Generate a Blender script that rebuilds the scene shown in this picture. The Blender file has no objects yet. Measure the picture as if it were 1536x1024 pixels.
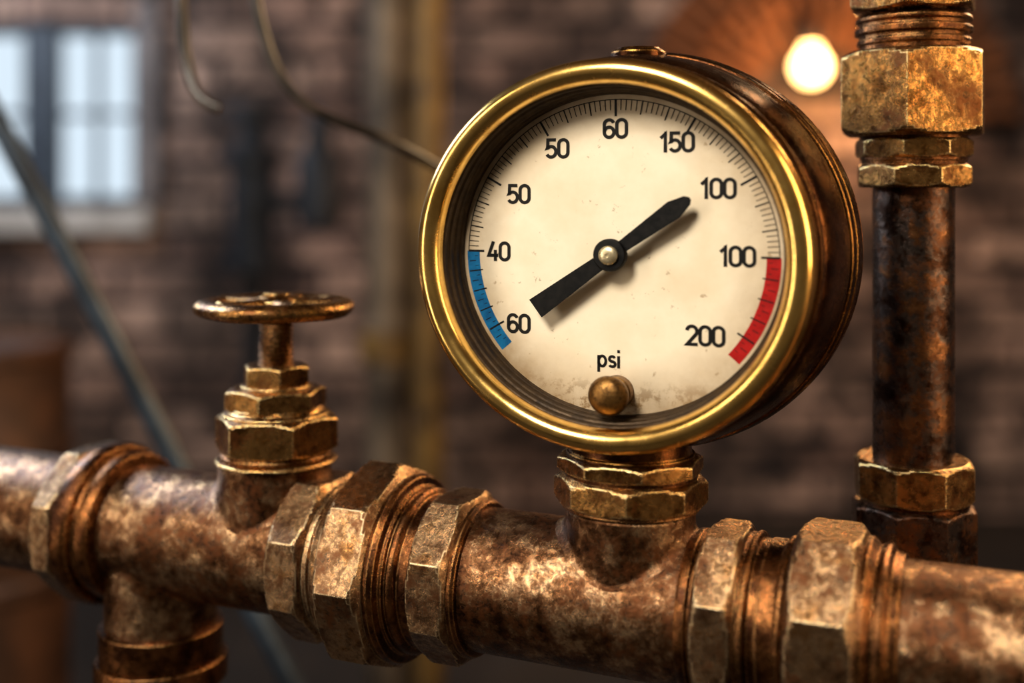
import bpy, math, random
import bmesh
from mathutils import Vector, Matrix
random.seed(4)
pi=math.pi
ANG=math.radians(-24)
scene=bpy.context.scene
COL=scene.collection

def lin(h):
    h=h.lstrip('#'); v=[int(h[i:i+2],16)/255 for i in (0,2,4)]
    return tuple([(c/12.92 if c<=.04045 else ((c+.055)/1.055)**2.4) for c in v]+[1.0])

# ------------------------------------------------------------------ materials
def newmat(name):
    m=bpy.data.materials.new(name); m.use_nodes=True
    nt=m.node_tree; b=nt.nodes['Principled BSDF']
    return m,nt,b
def ramp(nt,stops,interp='LINEAR'):
    r=nt.nodes.new('ShaderNodeValToRGB'); r.color_ramp.interpolation=interp
    e=r.color_ramp.elements
    while len(e)<len(stops): e.new(.5)
    for i,(p,c) in enumerate(stops):
        e[i].position=p; e[i].color=c if len(c)==4 else (*c,1)
    return r
def g(v): return (v,v,v,1)
def objvec(nt,rand=True):
    tc=nt.nodes.new('ShaderNodeTexCoord')
    if not rand: return tc.outputs['Object']
    oi=nt.nodes.new('ShaderNodeObjectInfo')
    mu=nt.nodes.new('ShaderNodeMath'); mu.operation='MULTIPLY'; mu.inputs[1].default_value=7.3
    nt.links.new(oi.outputs['Random'],mu.inputs[0])
    ad=nt.nodes.new('ShaderNodeVectorMath'); ad.operation='ADD'
    nt.links.new(tc.outputs['Object'],ad.inputs[0]); nt.links.new(mu.outputs[0],ad.inputs[1])
    return ad.outputs[0]
def noise(nt,vec,scale,detail=6,rough=.6,dist=0):
    n=nt.nodes.new('ShaderNodeTexNoise'); n.inputs['Scale'].default_value=scale
    n.inputs['Detail'].default_value=detail; n.inputs['Roughness'].default_value=rough
    n.inputs['Distortion'].default_value=dist
    nt.links.new(vec,n.inputs['Vector']); return n.outputs['Fac']
def mixc(nt,fac,a,b,mode='MIX'):
    m=nt.nodes.new('ShaderNodeMix'); m.data_type='RGBA'; m.blend_type=mode
    for s,v in ((0,fac),(6,a),(7,b)):
        if isinstance(v,bpy.types.NodeSocket): nt.links.new(v,m.inputs[s])
        else: m.inputs[s].default_value=v
    return m.outputs[2]
def math_(nt,op,a,b=None,clamp=False):
    m=nt.nodes.new('ShaderNodeMath'); m.operation=op; m.use_clamp=clamp
    for i,v in enumerate((a,b)):
        if v is None: continue
        if isinstance(v,bpy.types.NodeSocket): nt.links.new(v,m.inputs[i])
        else: m.inputs[i].default_value=v
    return m.outputs[0]
def metal(name,stops,scale=28,rough=(.3,.6),metallic=.85,bump=.35,wear=None,wamt=.8,bev=.0013,spots=.5,spotcol='#1a0f09',dist=0.0,rust=None,ramt=.7,rlo=.52,rhi=.60,spec=.5):
    m,nt,b=newmat(name)
    b.inputs['Specular IOR Level'].default_value=spec
    v=objvec(nt)
    n1=noise(nt,v,scale,10,.72,dist)
    r1=ramp(nt,[(p,lin(c)) for p,c in stops]); nt.links.new(n1,r1.inputs[0])
    col=r1.outputs[0]
    n2=noise(nt,v,scale*4.2,8,.72)
    sp=ramp(nt,[(.47,g(0)),(.60,g(1))]); nt.links.new(n2,sp.inputs[0])
    f=math_(nt,'MULTIPLY',sp.outputs[0],spots)
    col=mixc(nt,f,col,lin(spotcol))
    metf=None
    if rust:
        n5=noise(nt,v,scale*.6,10,.78)
        rp=ramp(nt,[(rlo,g(0)),(rhi,g(1))]); nt.links.new(n5,rp.inputs[0])
        metf=math_(nt,'MULTIPLY',rp.outputs[0],ramt)
        rc=ramp(nt,[(.38,lin(rust[0])),(.60,lin(rust[1]))]); nt.links.new(n2,rc.inputs[0])
        col=mixc(nt,metf,col,rc.outputs[0])
    nb=noise(nt,v,scale*14,4,.6)
    geo=nt.nodes.new('ShaderNodeNewGeometry')
    bevn=nt.nodes.new('ShaderNodeBevel'); bevn.samples=4; bevn.inputs['Radius'].default_value=bev
    if wear:
        dt=nt.nodes.new('ShaderNodeVectorMath'); dt.operation='DOT_PRODUCT'
        nt.links.new(bevn.outputs[0],dt.inputs[0]); nt.links.new(geo.outputs['Normal'],dt.inputs[1])
        mr=nt.nodes.new('ShaderNodeMapRange'); mr.inputs['From Min'].default_value=.9985; mr.inputs['From Max'].default_value=.965
        nt.links.new(dt.outputs['Value'],mr.inputs['Value'])
        wr=ramp(nt,[(.36,g(.15)),(.54,g(1))]); nt.links.new(n2,wr.inputs[0])
        wf=math_(nt,'MULTIPLY',mr.outputs[0],wr.outputs[0]); wf=math_(nt,'MULTIPLY',wf,wamt,True)
        col=mixc(nt,wf,col,lin(wear))
    nt.links.new(col,b.inputs['Base Color'])
    rr=ramp(nt,[(.38,g(rough[0])),(.62,g(rough[1]))]); nt.links.new(n2,rr.inputs[0])
    ro=rr.outputs[0]
    if metf is not None:
        ro=math_(nt,'ADD',ro,math_(nt,'MULTIPLY',metf,.10),True)
        mt=math_(nt,'SUBTRACT',metallic,math_(nt,'MULTIPLY',metf,.15),True); nt.links.new(mt,b.inputs['Metallic'])
    else: b.inputs['Metallic'].default_value=metallic
    nt.links.new(ro,b.inputs['Roughness'])
    h=math_(nt,'ADD',n1,math_(nt,'MULTIPLY',n2,.5)); h=math_(nt,'ADD',h,math_(nt,'MULTIPLY',nb,.14))
    bp=nt.nodes.new('ShaderNodeBump'); bp.inputs['Strength'].default_value=bump; bp.inputs['Distance'].default_value=.0020
    nt.links.new(h,bp.inputs['Height']); nt.links.new(bevn.outputs[0],bp.inputs['Normal'])
    nt.links.new(bp.outputs[0],b.inputs['Normal'])
    return m
def plain(name,c,rough=.5,metallic=0,emis=None,es=0):
    m,nt,b=newmat(name)
    b.inputs['Base Color'].default_value=lin(c); b.inputs['Roughness'].default_value=rough; b.inputs['Metallic'].default_value=metallic
    if emis: b.inputs['Emission Color'].default_value=lin(emis); b.inputs['Emission Strength'].default_value=es
    return m
def mottled(name,c1,c2,scale,rough=.6,metallic=0,bump=.2,bd=.002,spec=.5):
    m,nt,b=newmat(name); v=objvec(nt,False)
    b.inputs['Specular IOR Level'].default_value=spec
    n=noise(nt,v,scale,8,.65,.3); r=ramp(nt,[(.35,lin(c1)),(.65,lin(c2))]); nt.links.new(n,r.inputs[0])
    nt.links.new(r.outputs[0],b.inputs['Base Color']); b.inputs['Roughness'].default_value=rough; b.inputs['Metallic'].default_value=metallic
    bp=nt.nodes.new('ShaderNodeBump'); bp.inputs['Strength'].default_value=bump; bp.inputs['Distance'].default_value=bd
    nt.links.new(n,bp.inputs['Height']); nt.links.new(bp.outputs[0],b.inputs['Normal'])
    return m

RUST=('#1e0e06','#64381a')
M_PIPE=metal('aged_bronze_pipe',[(.34,'#1a0e07'),(.43,'#4a2e1a'),(.50,'#7a5638'),(.56,'#a88462'),(.62,'#cba67c'),(.70,'#5a381e')],scale=60,rough=(.15,.34),metallic=.97,bump=.42,spots=.75,spotcol='#28150b',rust=RUST,ramt=.85,rlo=.45,rhi=.57)
M_NUT=metal('worn_bronze_nut',[(.30,'#321e10'),(.42,'#7a5a3e'),(.52,'#ac8a66'),(.62,'#92683e'),(.72,'#3c2412')],scale=52,rough=(.15,.36),metallic=.97,bump=.38,wear='#f6daac',wamt=.95,spots=.7,spotcol='#2a170b',rust=RUST,ramt=.85,rlo=.49,rhi=.59)
M_RING=metal('dark_bronze_ring',[(.3,'#180b05'),(.45,'#4e2c16'),(.56,'#8a5830'),(.7,'#28150a')],scale=54,rough=(.14,.34),metallic=.97,bump=.35,wear='#d49c62',wamt=.6,spots=.65,rust=('#1a0b05','#502a12'),ramt=.7,rlo=.50,rhi=.60)
M_BRASSNUT=metal('old_brass_nut',[(.3,'#2e1b0d'),(.42,'#785026'),(.53,'#bc8c50'),(.62,'#94642f'),(.72,'#36200e')],scale=54,rough=(.13,.33),metallic=.98,bump=.34,wear='#fcdc9c',wamt=.95,spots=.65,spotcol='#221208',rust=('#200f08','#663818'),ramt=.8,rlo=.49,rhi=.59)
M_BEZEL=metal('polished_brass_bezel',[(.3,'#d09a44'),(.5,'#f0c470'),(.7,'#dcaa56')],scale=14,rough=(.19,.28),metallic=1,bump=.05,spots=.3,spotcol='#80501e',bev=.0005)
M_CASE=metal('patinated_gauge_case',[(.3,'#130804'),(.45,'#361c0c'),(.58,'#6a3e1c'),(.7,'#1e0e06')],scale=28,rough=(.15,.33),metallic=.95,bump=.22,wear='#c8904a',wamt=.6,spots=.5,spotcol='#0e0603')
M_INNER=metal('gauge_inner_ring',[(.3,'#1a110a'),(.5,'#42301a'),(.7,'#261a10')],scale=40,rough=(.4,.6),metallic=.6,bump=.2,spots=.4)
M_RISER=metal('rusted_riser_pipe',[(.32,'#120a05'),(.42,'#342014'),(.49,'#605650'),(.55,'#805230'),(.63,'#a8744a'),(.72,'#20120a')],scale=46,rough=(.13,.33),metallic=.97,bump=.35,spots=.7,spotcol='#180c07',rust=('#220f07','#643a1c'),ramt=.7,rlo=.47,rhi=.58)
M_KNOB=metal('brass_knob',[(.3,'#4a3014'),(.5,'#8a6434'),(.7,'#5e3e1a')],scale=90,rough=(.28,.42),metallic=.9,bump=.25,spots=.6)
M_BLACK=metal('black_needle_paint',[(.3,'#020202'),(.6,'#050505'),(.72,'#0e0c0a')],scale=90,rough=(.42,.55),metallic=0,bump=.06,spots=.15,spotcol='#241b13',bev=.0003,spec=.22)
M_CAP=metal('hub_cap_brass',[(.3,'#b09a70'),(.6,'#e8d8b0')],scale=90,rough=(.25,.4),metallic=.8,bump=.1,spots=.3,spotcol='#5a4526',bev=.0004)

# dial
m,nt,b=newmat('aged_dial_enamel'); v=objvec(nt,False)
n=noise(nt,v,16,6,.6); r=ramp(nt,[(.3,lin('#e2ceac')),(.55,lin('#f1e3c8')),(.75,lin('#e6d4b4'))]); nt.links.new(n,r.inputs[0])
n2=noise(nt,v,190,5,.65); r2=ramp(nt,[(.65,g(0)),(.71,g(1))]); nt.links.new(n2,r2.inputs[0])
sx=nt.nodes.new('ShaderNodeSeparateXYZ'); nt.links.new(v,sx.inputs[0])
low=nt.nodes.new('ShaderNodeMapRange'); low.inputs['From Min'].default_value=-.064; low.inputs['From Max'].default_value=-.078
nt.links.new(sx.outputs['Z'],low.inputs['Value'])
n3=noise(nt,v,120,8,.75); r3=ramp(nt,[(.51,g(0)),(.56,g(1))]); nt.links.new(n3,r3.inputs[0])
grime=math_(nt,'MULTIPLY',low.outputs[0],r3.outputs[0]); grime=math_(nt,'MULTIPLY',grime,.95)
c=mixc(nt,math_(nt,'MULTIPLY',r2.outputs[0],.6),r.outputs[0],lin('#8a6a42')); c=mixc(nt,grime,c,lin('#523816'))
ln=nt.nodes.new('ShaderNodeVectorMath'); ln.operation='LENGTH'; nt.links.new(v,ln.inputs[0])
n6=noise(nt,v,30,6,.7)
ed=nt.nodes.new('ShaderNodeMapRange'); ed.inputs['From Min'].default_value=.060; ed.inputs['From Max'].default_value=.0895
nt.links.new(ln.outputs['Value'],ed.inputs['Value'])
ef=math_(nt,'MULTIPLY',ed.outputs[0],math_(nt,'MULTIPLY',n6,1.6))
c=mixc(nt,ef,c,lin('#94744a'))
nt.links.new(c,b.inputs['Base Color']); b.inputs['Roughness'].default_value=.55
M_DIAL=m
M_INK=plain('black_dial_ink','#100e0c',.6)
M_INK.node_tree.nodes['Principled BSDF'].inputs['Specular IOR Level'].default_value=.2
M_BLUE=mottled('blue_zone_paint','#0a4e7c','#126898',160,.5,spec=.2)
M_RED=mottled('red_zone_paint','#920c0a','#ac1814',160,.5,spec=.2)

def brickmat(name,c1,c2,mort,bw=.36,rh=.125):
    m,nt,b=newmat(name); v=objvec(nt,False)
    s=nt.nodes.new('ShaderNodeSeparateXYZ'); nt.links.new(v,s.inputs[0])
    a=math_(nt,'ADD',s.outputs['X'],s.outputs['Y'])
    cb=nt.nodes.new('ShaderNodeCombineXYZ'); nt.links.new(a,cb.inputs[0]); nt.links.new(s.outputs['Z'],cb.inputs[1])
    br=nt.nodes.new('ShaderNodeTexBrick'); nt.links.new(cb.outputs[0],br.inputs['Vector'])
    br.inputs['Scale'].default_value=1; br.inputs['Brick Width'].default_value=bw; br.inputs['Row Height'].default_value=rh
    br.inputs['Mortar Size'].default_value=.014; br.inputs['Mortar Smooth'].default_value=.3
    br.inputs['Color1'].default_value=lin(c1); br.inputs['Color2'].default_value=lin(c2); br.inputs['Mortar'].default_value=lin(mort)
    n=noise(nt,v,2.2,8,.72,.4); r=ramp(nt,[(.38,g(.16)),(.5,g(.75)),(.60,g(1.6))]); nt.links.new(n,r.inputs[0])
    c=mixc(nt,1.0,br.outputs['Color'],r.outputs[0],'MULTIPLY')
    n4=noise(nt,v,4.5,5,.7); r4=ramp(nt,[(.45,g(0)),(.58,g(.85))]); nt.links.new(n4,r4.inputs[0])
    c=mixc(nt,r4.outputs[0],c,lin('#171011'))
    nt.links.new(c,b.inputs['Base Color']); b.inputs['Roughness'].default_value=.85
    bp=nt.nodes.new('ShaderNodeBump'); bp.inputs['Strength'].default_value=.6; bp.inputs['Distance'].default_value=.02
    h=math_(nt,'SUBTRACT',math_(nt,'MULTIPLY',n4,.6),br.outputs['Fac']); nt.links.new(h,bp.inputs['Height'])
    nt.links.new(bp.outputs[0],b.inputs['Normal'])
    return m
M_BRICK=brickmat('old_brick','#7c6054','#bc9c8a','#332829')
M_ARCH=mottled('arch_brick','#3a2214','#8a5632',14,.85,0,.6,.01)
M_CEIL=mottled('sooty_plaster','#3a2a20','#5c4434',3,.9)
M_FLOOR=mottled('stained_concrete','#15110e','#2a221c',5,.8)
M_FRAME=mottled('window_frame_paint','#1c2430','#36424f',20,.6)
M_SILL=mottled('stone_sill','#a09a94','#d8d2ca',12,.8)
M_COLUMN=mottled('rusty_column_paint','#2c1e10','#8e6c34',6,.5,.3,.3,.004)
M_COLUMN2=mottled('grey_column_paint','#241c16','#7a6a58',6,.5,.3,.3,.004)
M_STRUT=mottled('blue_grey_steel','#161d26','#3c4a5a',16,.4,.5)
M_CABLE=mottled('cable_rubber','#120e0b','#3a3029',40,.35)
M_DRUM=mottled('brown_drum_paint','#24140b','#583620',9,.6,.3)
M_MACH=mottled('dark_iron','#12151a','#2c323c',12,.55,.3)

# ------------------------------------------------------------------ mesh helpers
def mkobj(name,verts,faces,mat,parent=None,smooth=35,loc=(0,0,0)):
    me=bpy.data.meshes.new(name); me.from_pydata([tuple(v) for v in verts],[],faces); me.update()
    me.materials.append(mat)
    if smooth:
        for p in me.polygons: p.use_smooth=True
        me.set_sharp_from_angle(angle=math.radians(smooth))
    o=bpy.data.objects.new(name,me); COL.objects.link(o); o.location=loc
    if parent: o.parent=parent
    return o
def axpt(axis,c,r1,r2,t):
    if axis=='X': return (t, c[1]+r1, c[2]+r2)
    if axis=='Y': return (c[0]+r1, t, c[2]+r2)
    return (c[0]+r1, c[1]+r2, t)
def rings(name,rl,mat,parent,capa=True,capb=True,smooth=35,closed=False):
    n=len(rl[0]); verts=[p for r in rl for p in r]; faces=[]
    m=len(rl)
    for i in range(m if closed else m-1):
        a=i*n; b_=((i+1)%m)*n
        for j in range(n):
            k=(j+1)%n
            faces.append((a+j,a+k,b_+k,b_+j))
    if not closed:
        if capa: faces.append(tuple(range(n))[::-1])
        if capb: faces.append(tuple((m-1)*n+j for j in range(n)))
    o=mkobj(name,verts,faces,mat,parent,smooth)
    bm=bmesh.new(); bm.from_mesh(o.data); bmesh.ops.recalc_face_normals(bm,faces=bm.faces); bm.to_mesh(o.data); bm.free()
    if smooth: o.data.set_sharp_from_angle(angle=math.radians(smooth))
    return o
def lathe(name,prof,axis,c,mat,parent,seg=96,capa=True,capb=True,smooth=35):
    rl=[]
    for (r,t) in prof:
        rl.append([axpt(axis,c,r*math.cos(2*pi*j/seg),r*math.sin(2*pi*j/seg),t) for j in range(seg)])
    return rings(name,rl,mat,parent,capa,capb,smooth)
def nut(name,axis,c,t0,t1,R,n,mat,parent,phase=0,ch=None,ends=(1,1)):
    ri=R*(.985 if n==8 else .95); rc=ri/math.cos(pi/n)
    L=t1-t0
    if ch is None: ch=min(abs(L)*.28,R*.12)
    ch=ch if L>0 else -ch
    rs=ri*.955
    S=[]
    for s in (0,.25,.5,.75,1): S.append((t0+ch*s, rs+(rc*1.01-rs)*math.sin(s*pi/2)))
    for s in (1,.75,.5,.25,0): S.append((t1-ch*s, rs+(rc*1.01-rs)*math.sin(s*pi/2)))
    seg=n*12; rl=[]
    for t,rch in S:
        ring=[]
        for j in range(seg):
            th=2*pi*j/seg; loc=((th)%(2*pi/n))-pi/n
            rad=min(ri/math.cos(loc),rch)
            ring.append(axpt(axis,c,rad*math.cos(th+phase),rad*math.sin(th+phase),t))
        rl.append(ring)
    return rings(name,rl,mat,parent,smooth=20)
def bead(r0,r1,t0,t1,k=8):
    return [(r0+(r1-r0)*math.sin(pi*i/k)**.6 if 0<i<k else r0, t0+(t1-t0)*i/k) for i in range(k+1)]
def empty(name,loc=(0,0,0),rz=0):
    e=bpy.data.objects.new(name,None); COL.objects.link(e); e.location=loc; e.rotation_euler=(0,0,rz); e.empty_display_size=.05
    return e
def join_boxes(name,boxes,mat,parent=None,bev=0):
    V=[];F=[]
    for lo,hi in boxes:
        x0,y0,z0=lo; x1,y1,z1=hi; k=len(V)
        V+=[(x0,y0,z0),(x1,y0,z0),(x1,y1,z0),(x0,y1,z0),(x0,y0,z1),(x1,y0,z1),(x1,y1,z1),(x0,y1,z1)]
        F+=[tuple(k+i for i in f) for f in [(3,2,1,0),(4,5,6,7),(0,1,5,4),(1,2,6,5),(2,3,7,6),(3,0,4,7)]]
    o=mkobj(name,V,F,mat,parent,0)
    if bev:
        md=o.modifiers.new('b','BEVEL'); md.width=bev; md.segments=2
    return o
def box(name,lo,hi,mat,parent=None,bev=0): return join_boxes(name,[(lo,hi)],mat,parent,bev)
def tube(name,pts,r,mat,parent=None,cyc=False,res=12):
    cu=bpy.data.curves.new(name,'CURVE'); cu.dimensions='3D'; cu.bevel_depth=r; cu.bevel_resolution=6; cu.resolution_u=res; cu.use_fill_caps=True
    sp=cu.splines.new('NURBS'); sp.points.add(len(pts)-1)
    for i,p in enumerate(pts): sp.points[i].co=(*p,1)
    sp.order_u=min(4,len(pts)); sp.use_endpoint_u=True; sp.use_cyclic_u=cyc
    cu.materials.append(mat)
    o=bpy.data.objects.new(name,cu); COL.objects.link(o)
    if parent: o.parent=parent
    return o

FLOOR=-1.15; CEIL=1.6
YP=.040; ZP=-.1845; RP=.0388
# ------------------------------------------------------------------ main pipeline
P=empty('steel_pipeline',rz=ANG)
C=(0,YP,ZP)
lathe('pipe_body',[(RP,-2.6+i*.1) for i in range(53)],'X',C,M_PIPE,P,seg=128)
nut('coupling_nut_1','X',C,-.380,-.3615,.048,8,M_NUT,P,phase=pi/8)
lathe('coupling_ring_1',[(.042,-.362),(.050,-.361),(.0515,-.357),(.0515,-.351),(.0495,-.348),(.045,-.347),(.0445,-.345),(.0465,-.343),(.047,-.338),(.0455,-.335),(.0387,-.333)],'X',C,M_RING,P)
nut('hex_nut_1','X',C,-.2035,-.1795,.0465,8,M_NUT,P,phase=pi/8)
lathe('nut_ring_1',[(.038,-.1800),(.0440,-.1785),(.0440,-.176),(.042,-.1745),(.042,-.173),(.0470,-.1715),(.0485,-.168),(.0485,-.1635)],'X',C,M_NUT,P)
nut('union_nut_1','X',C,-.1650,-.1345,.0555,8,M_NUT,P,phase=0,ch=.007)
lathe('union_ring_1',[(.049,-.1350),(.0520,-.1345),(.0528,-.1315),(.0515,-.1285),(.0470,-.1275),(.0465,-.126),(.0450,-.1255)]+bead(.0440,.0462,-.125,-.119)+[(.0425,-.1185),(.0425,-.1115)],'X',C,M_RING,P)
nut('hex_nut_2','X',C,-.1130,-.0890,.0450,8,M_NUT,P,phase=pi/8)
lathe('nut_ring_2',[(.040,-.0895),(.0424,-.089),(.0428,-.0865),(.0415,-.0845),(.0387,-.084)],'X',C,M_RING,P)
lathe('nut_ring_3',[(.0387,.0345),(.0408,.035),(.0418,.037),(.0418,.040),(.0400,.0415),(.0400,.0435)],'X',C,M_RING,P)
nut('hex_nut_3','X',C,.0428,.0640,.0450,8,M_NUT,P,phase=pi/8)
lathe('nut_ring_4',[(.0415,.0635),(.0430,.064)]+bead(.0420,.0438,.066,.070)+[(.0405,.0705),(.0405,.0745),(.0412,.075),(.0412,.082)]+bead(.0415,.0435,.083,.088)+[(.0415,.0905)],'X',C,M_RING,P)
nut('union_nut_2','X',C,.0885,.1215,.0502,8,M_NUT,P,phase=pi/8,ch=.007)
lathe('union_ring_2',[(.046,.1212),(.0475,.1215),(.0475,.124),(.0455,.126),(.0445,.127)]+bead(.0435,.0455,.128,.134)+[(.0418,.135),(.0410,.139),(.0387,.140)],'X',C,M_RING,P)
def saddle(name,x,rc,ztop,mat,parent,sign=1,fx=.010,f0=.002):
    seg=128; K=10; rl=[]
    lip=.0012
    for r,t in ((rc*.8,ztop),(rc-lip,ztop),(rc,ztop-lip)):
        rl.append([(x+r*math.cos(2*pi*j/seg),YP+r*math.sin(2*pi*j/seg),ZP+sign*t) for j in range(seg)])
    for i in range(K+1):
        ring=[]
        for j in range(seg):
            ph=2*pi*j/seg; fl=fx*(math.cos(ph)**2)+f0
            a=i/K*pi/2
            rho=rc+fl*(1-math.cos(a))
            y=rho*math.sin(ph)
            zs=math.sqrt(max(RP*RP-y*y,0))
            z=zs+fl*(1-math.sin(a))
            if i==K: z-=.0008
            ring.append((x+rho*math.cos(ph),YP+y,ZP+sign*min(z,ztop-lip*1.2)))
        rl.append(ring)
    return rings(name,rl,mat,parent,capa=True,capb=False,smooth=40)
saddle('gauge_tee_branch',0,.0345,.0505,M_PIPE,P,fx=.0055,f0=.0012)
saddle('valve_tee_branch',-.2272,.0340,.0530,M_PIPE,P,fx=.005,f0=.0012)
saddle('drop_tee_branch',-.3147,.0350,.062,M_PIPE,P,sign=-1,fx=.002,f0=.001)
CD=(-.3147,YP,0)
lathe('drop_pipe',[(.0345,-.24),(.0345,FLOOR+.001)],'Z',CD,M_PIPE,P)
lathe('drop_ring',[(.036,-.264),(.0405,-.2645),(.0415,-.267),(.0415,-.278),(.040,-.280),(.036,-.281)],'Z',CD,M_RING,P)
lathe('drop_sleeve',[(.0345,-.2435),(.0385,-.2445),(.0385,-.264),(.0345,-.265)],'Z',CD,M_RING,P)
lathe('drop_foot_flange',[(.0345,FLOOR+.02),(.07,FLOOR+.018),(.07,FLOOR+.001)],'Z',CD,M_RING,P)

# ------------------------------------------------------------------ gauge
GX=-.0026
G=empty('pressure_gauge',loc=(GX*math.cos(ANG),GX*math.sin(ANG),0),rz=ANG); G.scale=(1.055,1,1)
O=(0,0,0)
bz=[(.0868,.0200),(.0868,.0060)]
for i in range(19):
    a=pi-i*pi*1.12/18
    bz.append((.0934+.0066*math.cos(a),.0055-.0080*math.sin(a)))
bz+=[(.0996,.0125),(.0985,.0165),(.0965,.0185),(.094,.019)]
lathe('brass_bezel',bz,'Y',O,M_BEZEL,G,seg=192,capa=False,capb=False,smooth=50)
lathe('inner_ring',[(.0869,.0060),(.0860,.0066),(.0860,.0105),(.0848,.0112),(.0848,.0150),(.0838,.0158),(.0838,.0195),(.0830,.0202),(.0830,.0252)],'Y',O,M_INNER,G,seg=160,capa=False,capb=False)
lathe('gauge_case',[(.0955,.0175),(.0985,.0185),(.1005,.0205),(.1010,.0235),(.1002,.0250),(.1015,.0265),(.1040,.0340),(.1060,.0460),(.1070,.0580),(.1072,.0610),(.1058,.0620),(.1058,.0632),(.1082,.0642),(.1092,.0660),(.1092,.0690),(.1078,.0700),(.1078,.0712),(.1095,.0722),(.1102,.0750),(.1102,.0850),(.1092,.0865),(.1092,.0875),(.1100,.0885),(.1095,.0925),(.1060,.0960),(.0980,.0980),(.05,.0990),(.012,.0992)],'Y',O,M_CASE,G,seg=192,capa=False,smooth=30)
lathe('case_plug',[(.0145,.100),(.0145,.1085),(.0135,.1098),(.0120,.1100),(.0115,.1110),(.006,.1114)],'Z',(.0,.062,0),M_CASE,G,seg=48)
YD=.0240
lathe('dial_plate',[(.0850,YD+.0015),(.0850,YD),(.04,YD),(.001,YD)],'Y',O,M_DIAL,G,seg=160)
def arcband(name,r0,r1,a0,a1,y,mat,n=60):
    V=[];F=[]
    for i in range(n+1):
        a=math.radians(a0+(a1-a0)*i/n)
        V+=[(r0*math.cos(a),y,r0*math.sin(a)),(r1*math.cos(a),y,r1*math.sin(a))]
    for i in range(n): F.append((2*i,2*i+1,2*i+3,2*i+2))
    return mkobj(name,V,F,mat,G,0)
arcband('blue_zone',.0742,.0812,180,221,YD-.00008,M_BLUE)
arcband('red_zone',.0742,.0812,-41,0,YD-.00008,M_RED)
arcband('scale_arc_line',.0801,.0806,0,180,YD-.00010,M_INK,120)
V=[];F=[]
def tick(a,r0,r1,w,y=YD-.00014):
    a=math.radians(a); c,s=math.cos(a),math.sin(a); k=len(V)
    for r,d in ((r0,-w),(r1,-w),(r1,w),(r0,w)): V.append((r*c-d*s,y,r*s+d*c))
    F.append((k,k+1,k+2,k+3))
for i in range(0,91):
    a=i*2
    if i%15==0: tick(a,.0716,.0806,.00058)
    elif i%5==0: tick(a,.0732,.0804,.00034)
    else: tick(a,.0748,.0804,.00021)
for base,sg in ((180,1),(0,-1)):
    for i in range(1,20):
        a=base+sg*i*2
        if i==16: tick(a,.0712,.0806,.00048)
        elif i%4==0: tick(a,.0730,.0806,.00034)
        elif i%2==0: tick(a,.0765,.0800,.00022)
        else: tick(a,.0752,.0770,.00016)
mkobj('scale_ticks',V,F,M_INK,G,0)
# --- numerals
def arc(cx,cy,rx,ry,a0,a1,n=16):
    return [(cx+rx*math.cos(math.radians(a0+(a1-a0)*i/n)),cy+ry*math.sin(math.radians(a0+(a1-a0)*i/n))) for i in range(n+1)]
GL={
'0':(.60,[(arc(.23,.63,.23,.23,0,180)+arc(.23,.23,.23,.23,180,360),True)]),
'1':(.46,[([(.02,.62),(.24,.83),(.24,-.07)],False),([(.185,.86),(.315,.86)],False)]),
'2':(.60,[(arc(.23,.62,.23,.24,172,-38)+[(.02,.0),(.50,.0)],False)]),
'4':(.62,[([(.27,.93),(.02,.22),(.52,.22)],False),([(.37,.50),(.37,-.07)],False)]),
'5':(.60,[([(.46,.86),(.06,.86),(.045,.44)]+arc(.22,.265,.24,.265,140,-150,22),False)]),
'6':(.60,[(arc(.23,.63,.23,.23,20,180)+[(0,.26)],False),(arc(.23,.25,.23,.25,0,352,28),True)]),
'p':(.56,[([(.0,-.32),(.0,.58)],False),(arc(.19,.27,.19,.27,0,352,28),True)]),
's':(.47,[(arc(.16,.405,.15,.135,25,268,14)+arc(.16,.135,.16,.135,88,-155,14),False)]),
'i':(.18,[([(.03,-.07),(.03,.58)],False),([(.03,.74),(.03,.90)],False)]),
}
NV=[];NF=[]
def ribbon(pts,closed,w,fn):
    q=[]
    for p in pts:
        if not q or (abs(p[0]-q[-1][0])+abs(p[1]-q[-1][1]))>1e-5: q.append(p)
    if closed and (abs(q[0][0]-q[-1][0])+abs(q[0][1]-q[-1][1]))<1e-5: q.pop()
    n=len(q); k=len(NV)
    for i in range(n):
        p=Vector(q[i])
        a=Vector(q[(i-1)%n]) if (closed or i>0) else None
        c_=Vector(q[(i+1)%n]) if (closed or i<n-1) else None
        d1=(p-a).normalized() if a is not None else (c_-p).normalized()
        d2=(c_-p).normalized() if c_ is not None else d1
        n1=Vector((-d1.y,d1.x)); n2=Vector((-d2.y,d2.x)); mm=(n1+n2)
        if mm.length<1e-6: mm=n1
        mm.normalize(); L=w/2/max(.45,mm.dot(n1))
        NV.append(fn(p+mm*L)); NV.append(fn(p-mm*L))
    for i in range(n if closed else n-1):
        j=(i+1)%n
        NF.append((k+2*i,k+2*i+1,k+2*j+1,k+2*j))
def label(txt,cx,cz,H,w=.165,xs=1.0):
    tw=sum(GL[c][0] for c in txt)-.14
    x=-tw/2
    for ch_ in txt:
        adv,st=GL[ch_]
        for pts,cl in st:
            ribbon(pts,cl,w,lambda p,x=x: (cx+(p[0]+x)*H*xs, YD-.00018, cz+(p[1]-.43)*H))
        x+=adv
K=.0803/235
for t,px,py in (('60',931,191),('50',841,220),('50',779,291),('40',746,382),('60',779,495),('200',1063,499),('100',1108,381),('100',1081,282),('150',1022,213)):
    label(t,(px-931.5)*K,(382-py)*K,.0106,xs=1.02)
label('psi',(921-931.5)*K,(382-541)*K,.0098,w=.15)
mkobj('dial_numerals',NV,NF,M_INK,G,0)
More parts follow.
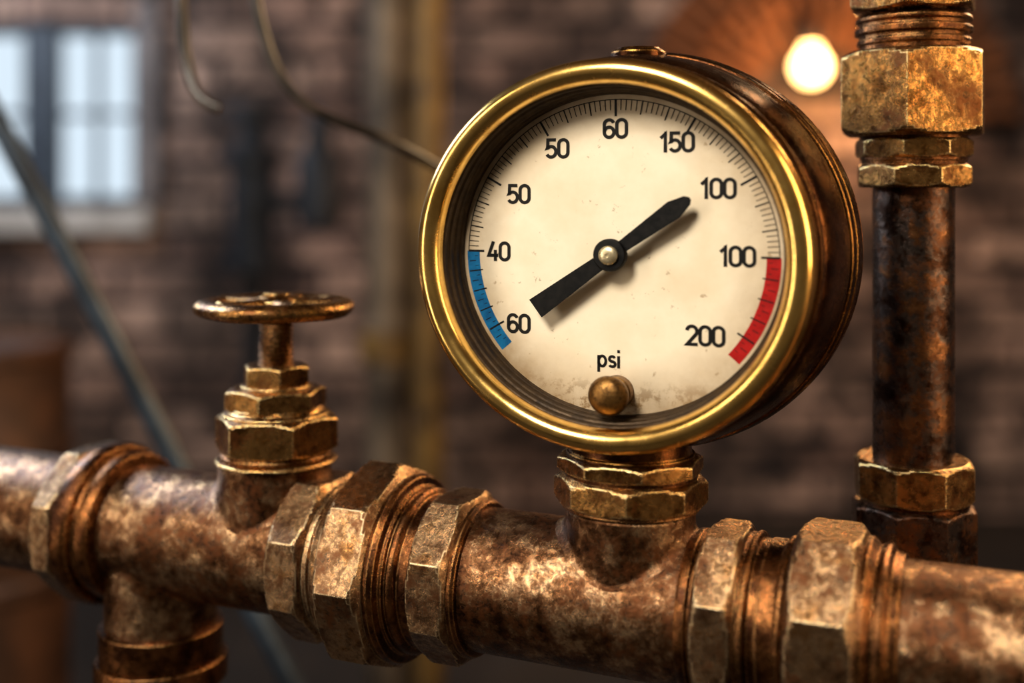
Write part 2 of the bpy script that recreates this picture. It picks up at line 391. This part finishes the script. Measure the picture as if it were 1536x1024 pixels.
# --- needle
pts=[(-.0490,.0056),(-.0075,.0038),(.0075,.0031),(.0395,.0049),(.0475,.0026),(.0492,.0008)]
poly=[(x,y) for x,y in pts]+[(x,-y) for x,y in pts[::-1]]
na=math.radians(36.5); V=[];F=[]
for y in (.0150,.0162):
    for px_,pz_ in poly: V.append((px_*math.cos(na)-pz_*math.sin(na),y,px_*math.sin(na)+pz_*math.cos(na)))
n=len(poly); F=[tuple(range(n)),tuple(range(2*n-1,n-1,-1))]+[(i,i+n,(i+1)%n+n,(i+1)%n) for i in range(n)]
mkobj('needle',V,F,M_BLACK,G,0)
lathe('needle_hub',[(.0060,YD),(.0060,.0175),(.0082,.0172),(.0084,.0160),(.0084,.0140),(.0078,.0132),(.0050,.0130),(.001,.0130)],'Y',O,M_BLACK,G,seg=48)
lathe('hub_cap',[(.0048,.0133),(.0048,.0115),(.0042,.0108),(.0025,.0103),(.0010,.0102),(.0009,.0106),(.0004,.0106)],'Y',O,M_CAP,G,seg=48)
kc=(.0010,0,-.0712)
lathe('knob_stem',[(.0085,YD),(.0085,.0180),(.0070,.0175),(.0070,.008)],'Y',kc,M_KNOB,G,seg=48)
lathe('knob_head',[(.0070,.0140),(.0092,.0135)]+[(.0102*math.cos(a*pi/18),.0095-.0068*math.sin(a*pi/18)) for a in range(0,9)]+[(.0008,.0027)],'Y',kc,M_KNOB,G,seg=48,smooth=50)
CS=(.0025,YP,0)
nut('stem_nut_lower','Z',CS,-.1330,-.1168,.0365,8,M_BRASSNUT,G,phase=.25)
lathe('stem_washer',[(.034,-.1339),(.0350,-.1336),(.0350,-.1328),(.034,-.1325)],'Z',CS,M_RING,G)
lathe('stem_groove',[(.0340,-.1185),(.0340,-.1145)],'Z',CS,M_RING,G)
nut('stem_nut_upper','Z',CS,-.1155,-.1065,.0350,8,M_BRASSNUT,G,phase=.45)
lathe('stem_neck',[(.0325,-.1075),(.0325,-.1050),(.031,-.1045),(.030,-.090)],'Z',CS,M_CASE,G)

# ------------------------------------------------------------------ valve
Vv=empty('gate_valve',rz=ANG)
XV=-.2262; CV=(XV,YP,0)
lathe('base_collar',[(.0330,-.1314),(.0365,-.1312),(.0368,-.1305),(.0360,-.1295),(.0330,-.1290)],'Z',CV,M_BRASSNUT,Vv)
lathe('base_ring',[(.0320,-.1300),(.0335,-.1285),(.0335,-.1265),(.0320,-.1255),(.0320,-.1245)],'Z',CV,M_RING,Vv)
nut('bonnet_nut_lower','Z',CV,-.1255,-.1030,.0347,6,M_BRASSNUT,Vv,phase=.35,ch=.004)
lathe('bonnet_shoulder',[(.0325,-.1045),(.0320,-.1020),(.0285,-.1005),(.0275,-.0985)],'Z',CV,M_BRASSNUT,Vv)
nut('bonnet_nut_upper','Z',CV,-.1010,-.0870,.0282,6,M_BRASSNUT,Vv,phase=.8,ch=.003)
lathe('bonnet_neck',[(.0215,-.0875),(.0210,-.0855),(.0190,-.0850)],'Z',CV,M_BRASSNUT,Vv)
nut('packing_nut','Z',CV,-.0860,-.0730,.0192,6,M_BRASSNUT,Vv,phase=.2)
th=[];z=-.0740
while z<-.0475:
    th+=[(.0088,z),(.0106,z+.0009),(.0106,z+.0014),(.0088,z+.0023)]; z+=.0026
th+=[(.0100,-.0470),(.0125,-.0460),(.0130,-.0440),(.0130,-.040)]
lathe('threaded_stem',th,'Z',CV,M_RING,Vv,seg=64,smooth=20)
rl=[];NN=120
ZW=-.0385
for i in range(NN):
    a=2*pi*i/NN; R=.0405*(1+.035*math.cos(5*a+.6)); ring=[]
    for j in range(20):
        bb=2*pi*j/20; rr=R+.0078*math.cos(bb)
        ring.append((XV+rr*math.cos(a),YP+rr*math.sin(a),ZW+.0054*math.sin(bb)))
    rl.append(ring)
rings('handwheel_rim',rl,M_BRASSNUT,Vv,closed=True,smooth=60)
for s in range(5):
    a=2*pi*s/5+.6; rl=[]
    for t,w,h in ((.008,.0072,.0046),(.018,.0056,.0040),(.030,.0056,.0038),(.040,.0070,.0044)):
        rl.append([(XV+t*math.cos(a)-w*math.cos(b2)*math.sin(a),YP+t*math.sin(a)+w*math.cos(b2)*math.cos(a),ZW+.0018+h*math.sin(b2)) for b2 in [2*pi*q/12 for q in range(12)]])
    rings('spoke_%d'%(s+1),rl,M_BRASSNUT,Vv,smooth=60)
lathe('handwheel_hub',[(.0110,ZW-.006),(.0128,ZW-.004),(.0128,ZW+.004),(.0105,ZW+.0065),(.0085,ZW+.0075)],'Z',CV,M_BRASSNUT,Vv,seg=48)
nut('handwheel_nut','Z',CV,ZW+.0062,ZW+.0090,.0080,6,M_BRASSNUT,Vv)

# ------------------------------------------------------------------ riser
Rr=empty('riser_pipe',loc=(.1874,.097,0))
def zr(py): return .035-(py-280)/2574
lathe('riser_body',[(.0229,FLOOR+.001),(.0229,-.4),(.0229,-.2),(.0229,-.1),(.0229,0),(.0229,.3),(.0229,1.0),(.0229,CEIL-.001)],'Z',O,M_RISER,Rr)
nut('riser_nut_1','Z',O,zr(20),.160,.0345,6,M_BRASSNUT,Rr,phase=.1)
lathe('riser_threads',[(.028,zr(22)),(.031,zr(26)),(.0325,zr(30)),(.0325,zr(34)),(.0305,zr(37)),(.0305,zr(41)),(.0328,zr(44)),(.0328,zr(52)),(.0305,zr(55)),(.0305,zr(59)),(.0318,zr(62)),(.0318,zr(68)),(.0300,zr(70)),(.0300,zr(80))][::-1],'Z',O,M_RING,Rr)
nut('riser_union_nut','Z',O,zr(205),zr(78),.0400,6,M_BRASSNUT,Rr,phase=.12,ch=.006)
lathe('riser_neck',[(.029,zr(248)),(.0290,zr(243)),(.0300,zr(240)),(.0300,zr(200))],'Z',O,M_RING,Rr)
nut('riser_nut_2','Z',O,zr(238),zr(207),.0310,8,M_BRASSNUT,Rr,phase=.3)
nut('riser_nut_3','Z',O,zr(281),zr(246),.0312,8,M_BRASSNUT,Rr,phase=.15)
nut('riser_nut_4','Z',O,zr(747),zr(686),.0322,8,M_BRASSNUT,Rr,phase=.2)
lathe('riser_groove',[(.0295,zr(753)),(.0295,zr(744))],'Z',O,M_RING,Rr)
nut('riser_nut_5','Z',O,zr(860),zr(751),.0336,8,M_RISER,Rr,phase=.2)
lathe('riser_foot_flange',[(.023,FLOOR+.02),(.055,FLOOR+.018),(.055,FLOOR+.001)],'Z',O,M_RING,Rr)

# ------------------------------------------------------------------ room
YW=3.62; XL=-2.62; XR=2.62; YF=-1.9
DX=-.065
wx0,wx1,wz0,wz1=-2.12+DX,-1.335+DX,-.04,.63
join_boxes('wall_back',[((XL,YW,FLOOR),(wx0,YW+.3,CEIL)),((wx1,YW,FLOOR),(XR,YW+.3,CEIL)),((wx0,YW,FLOOR),(wx1,YW+.3,wz0)),((wx0,YW,wz1),(wx1,YW+.3,CEIL))],M_BRICK)
box('wall_left',(XL-.2,YF,FLOOR),(XL,YW+.3,CEIL),M_BRICK)
box('wall_right',(XR,YF,FLOOR),(XR+.2,YW+.3,CEIL),M_BRICK)
box('floor',(XL-.2,YF,FLOOR-.1),(XR+.2,YW+.3,FLOOR),M_FLOOR)
box('ceiling',(XL-.2,YF,CEIL),(XR+.2,YW+.3,CEIL+.1),M_CEIL)
W1=empty('window_1')
fy0,fy1=YW+.06,YW+.12
bx=[((wx0,fy0,wz0),(wx0+.04,fy1,wz1)),((wx1-.035,fy0,wz0),(wx1,fy1,wz1)),((wx0,fy0,wz0),(wx1,fy1,wz0+.04)),((wx0,fy0,wz1-.04),(wx1,fy1,wz1)),
    ((-1.76+DX,fy0-.02,wz0),(-1.645+DX,fy1,wz1))]
for xm in (-1.94+DX,-1.505+DX): bx.append(((xm-.008,fy0+.01,wz0),(xm+.008,fy1-.01,wz1)))
for zm in (.30,): bx.append(((wx0,fy0+.01,zm-.011),(wx1,fy1-.01,zm+.011)))
join_boxes('window_frame',bx,M_FRAME,W1)
box('window_sill',(wx0-.08,YW-.06,wz0-.09),(wx1+.06,YW-.001,wz0),M_SILL,W1,.008)
M_TRIM=mottled('grey_plaster_surround','#4a4444','#8a8280',6,.85)
box('trim_1',(wx1+.002,YW-.03,wz0),(wx1+.085,YW-.001,wz1+.08),M_TRIM,None,.006)

acx,acz=1.05,.26; YA=YW-.002
V=[];F=[]
for r0,r1,dep,nb_ in ((.27,.37,.05,17),(.38,.50,.10,23),(.51,.66,.16,27)):
    for i in range(nb_):
        a0=pi*i/nb_+.012/r1; a1=pi*(i+1)/nb_-.012/r1; k=len(V); S_=3
        for s in range(S_+1):
            a=a0+(a1-a0)*s/S_
            for r in (r0,r1):
                for y in (YW-dep,YA): V.append((acx+r*math.cos(a),y,acz+r*math.sin(a)))
        for s in range(S_):
            b0=k+4*s; b1=b0+4
            F+=[(b0,b0+2,b1+2,b1),(b0+1,b1+1,b1+3,b0+3),(b0+2,b0+3,b1+3,b1+2),(b0,b1,b1+1,b0+1)]
        F+=[(k,k+1,k+3,k+2),(k+4*S_,k+4*S_+2,k+4*S_+3,k+4*S_+1)]
mkobj('brick_arch',V,F,M_ARCH,None,0)  # brick arch of separate voussoirs, standing just clear of the back wall
# wall lamp
L=empty('wall_lamp'); lx,ly,lz=.990,YW-.16,.450
M_BULB=plain('lamp_glass','#ffe0a8',.3,0,'#ffc478',14)
prof=[(.002,-.056)]+[(.056*math.sin(pi*i/14),-.056*math.cos(pi*i/14)) for i in range(1,12)]+[(.026,.066),(.026,.09)]
o=lathe('bulb_globe',prof,'Z',O,M_BULB,L,seg=32); o.location=(lx,ly,lz)
o=lathe('bulb_socket',[(.03,.07),(.034,.075),(.034,.12),(.015,.13)],'Z',O,M_MACH,L,seg=32); o.location=(lx,ly,lz)
tube('lamp_bracket',[(lx,ly,lz+.125),(lx,ly,lz+.18),(lx,ly+.08,lz+.2),(lx,YW-.003,lz+.17)],.009,M_MACH,L)
lathe('wall_rose',[(.05,YW-.002),(.05,YW-.015),(.02,YW-.025)],'Y',(lx,0,lz+.17),M_MACH,L,seg=32)

Cc=empty('service_column',loc=(-.279,1.92,0))
lathe('column_pipe_1',[(.046,FLOOR),(.046,.1),(.046,CEIL)],'Z',(-.036,0,0),M_COLUMN2,Cc)
lathe('column_pipe_2',[(.036,FLOOR),(.036,CEIL)],'Z',(.052,-.01,0),M_COLUMN,Cc)
lathe('column_collar',[(.046,-.34),(.058,-.335),(.058,-.28),(.046,-.275)],'Z',(-.036,0,0),M_COLUMN,Cc)
def wp(px,py,d): return ((px-768)/1750*d-.0465, d-.583, .035-(py-280)/1750*d)
a=Vector(wp(0,190,1.2)); b_=Vector(wp(262,690,1.2)); dr=(b_-a)
t1=(FLOOR-a.z)/dr.z
tube('diagonal_strut',[tuple(a-dr*1.6),tuple(a+dr*t1)],.0110,M_STRUT)
t=[wp(283,-900,.90),wp(283,-300,.90),wp(270,-60,.90),wp(272,40,.90),wp(282,110,.90),wp(296,152,.89),wp(330,163,.89)]
tube('hanging_cable',t,.0046,M_CABLE)
t=[wp(390,-900,.92),wp(385,-300,.92),wp(372,-60,.92),wp(390,40,.92),wp(415,115,.92),wp(465,170,.92),wp(550,196,.93),wp(620,228,.95),wp(690,270,1.0),wp(860,420,1.05),wp(945,600,1.1),wp(950,900,1.1),wp(950,1500,1.1)]
tube('hanging_cable',t,.0045,M_CABLE)
D_=empty('steel_drum',loc=(wp(-35,500,2.0)[0],1.417,0))
lathe('drum_body',[(.150,FLOOR),(.156,FLOOR+.02),(.150,FLOOR+.04),(.150,-.65),(.158,-.64),(.158,-.62),(.150,-.61),(.150,-.42),(.157,-.41),(.150,-.40),(.150,-.26),(.158,-.255),(.158,-.235),(.150,-.23),(.148,-.24),(.01,-.24)],'Z',O,M_DRUM,D_)
Mm=empty('standing_pump',loc=(-.90,3.25,0))
lathe('pump_barrel',[(.07,-.25),(.10,-.24),(.10,-.2),(.075,-.19),(.075,.1),(.10,.11),(.10,.15),(.05,.17),(.05,.26),(.08,.265),(.08,.30),(.04,.31)],'Z',O,M_MACH,Mm)
lathe('pump_side_barrel',[(.05,-.1),(.075,-.09),(.075,.12),(.05,.16),(.03,.3)],'Z',(.22,0,0),M_MACH,Mm)
lathe('pump_cross_pipe',[(.035,-.02),(.035,.26)],'X',(0,0,-.02),M_MACH,Mm)
lathe('pump_support',[(.04,FLOOR),(.04,-.24)],'Z',O,M_MACH,Mm)

# ------------------------------------------------------------------ lights
def area(name,loc,tgt,size,power,col,sy=None):
    l=bpy.data.lights.new(name,'AREA'); l.energy=power; l.size=size; l.color=col
    if sy: l.shape='RECTANGLE'; l.size_y=sy
    o=bpy.data.objects.new(name,l); COL.objects.link(o); o.location=loc
    o.rotation_euler=(Vector(tgt)-Vector(loc)).to_track_quat('-Z','Y').to_euler(); return o
area('key_lamp',(-.85,-1.15,1.25),(0,0,-.05),.5,50,(1,.91,.77))
area('added_left_strip',(-1.5,-.5,.2),(-.1,.0,-.1),.18,10,(1,.86,.68),1.3)  # unseen strip light added to brighten the bezel from the left
area('added_side_light',(1.15,-.55,.35),(.1,.05,-.1),.22,15,(1,.70,.40),1.0)  # unseen warm light added for orange glints on the metal
area('added_rim_light',(1.0,.9,.75),(.05,.05,0),.45,24,(1,.64,.32))  # unseen warm kicker added to edge the right-hand metal
area('added_cool_fill',(-1.3,.9,.7),(-.3,0,-.15),.5,28,(.75,.86,1))  # unseen cool area light added for bluish highlights on the left pipe
area('added_wall_fill',(.5,2.0,1.5),(.5,3.6,-.2),1.2,19,(1,.82,.72))  # no fitting here; unseen area light added to brighten the back wall
area('added_window_wall_fill',(-1.9,2.9,.8),(-1.2,3.6,.0),.5,11,(.80,.88,1))  # unseen indoor area light added to brighten the wall beside the window
pl=bpy.data.lights.new('wall_lamp_light','POINT'); pl.energy=20; pl.color=(1,.50,.18); pl.shadow_soft_size=.06
o=bpy.data.objects.new('wall_lamp_light',pl); COL.objects.link(o); o.location=(lx,ly-.08,lz)
w=bpy.data.worlds.new('sky_world'); scene.world=w; w.use_nodes=True; nt=w.node_tree
bg=nt.nodes['Background']; tc=nt.nodes.new('ShaderNodeTexCoord'); s=nt.nodes.new('ShaderNodeSeparateXYZ'); nt.links.new(tc.outputs['Generated'],s.inputs[0])
mr=nt.nodes.new('ShaderNodeMapRange'); mr.inputs['From Min'].default_value=-.2; mr.inputs['From Max'].default_value=.8
nt.links.new(s.outputs['Y'],mr.inputs['Value'])
r=ramp(nt,[(0,(.08,.065,.05,1)),(1,(.74,.88,1.0,1))]); nt.links.new(mr.outputs[0],r.inputs[0])
nt.links.new(r.outputs[0],bg.inputs[0]); bg.inputs[1].default_value=1.0

# ------------------------------------------------------------------ camera
cam=bpy.data.cameras.new('camera'); co=bpy.data.objects.new('camera',cam); COL.objects.link(co)
co.location=(-.0465,-.583,.035); co.rotation_euler=(pi/2,0,0)
cam.lens=41.0; cam.sensor_width=36; cam.shift_y=-232/1536
cam.clip_start=.01; cam.dof.use_dof=True; cam.dof.focus_distance=.620; cam.dof.aperture_fstop=2.3
scene.camera=co
scene.view_settings.view_transform='Standard'
scene.view_settings.exposure=0
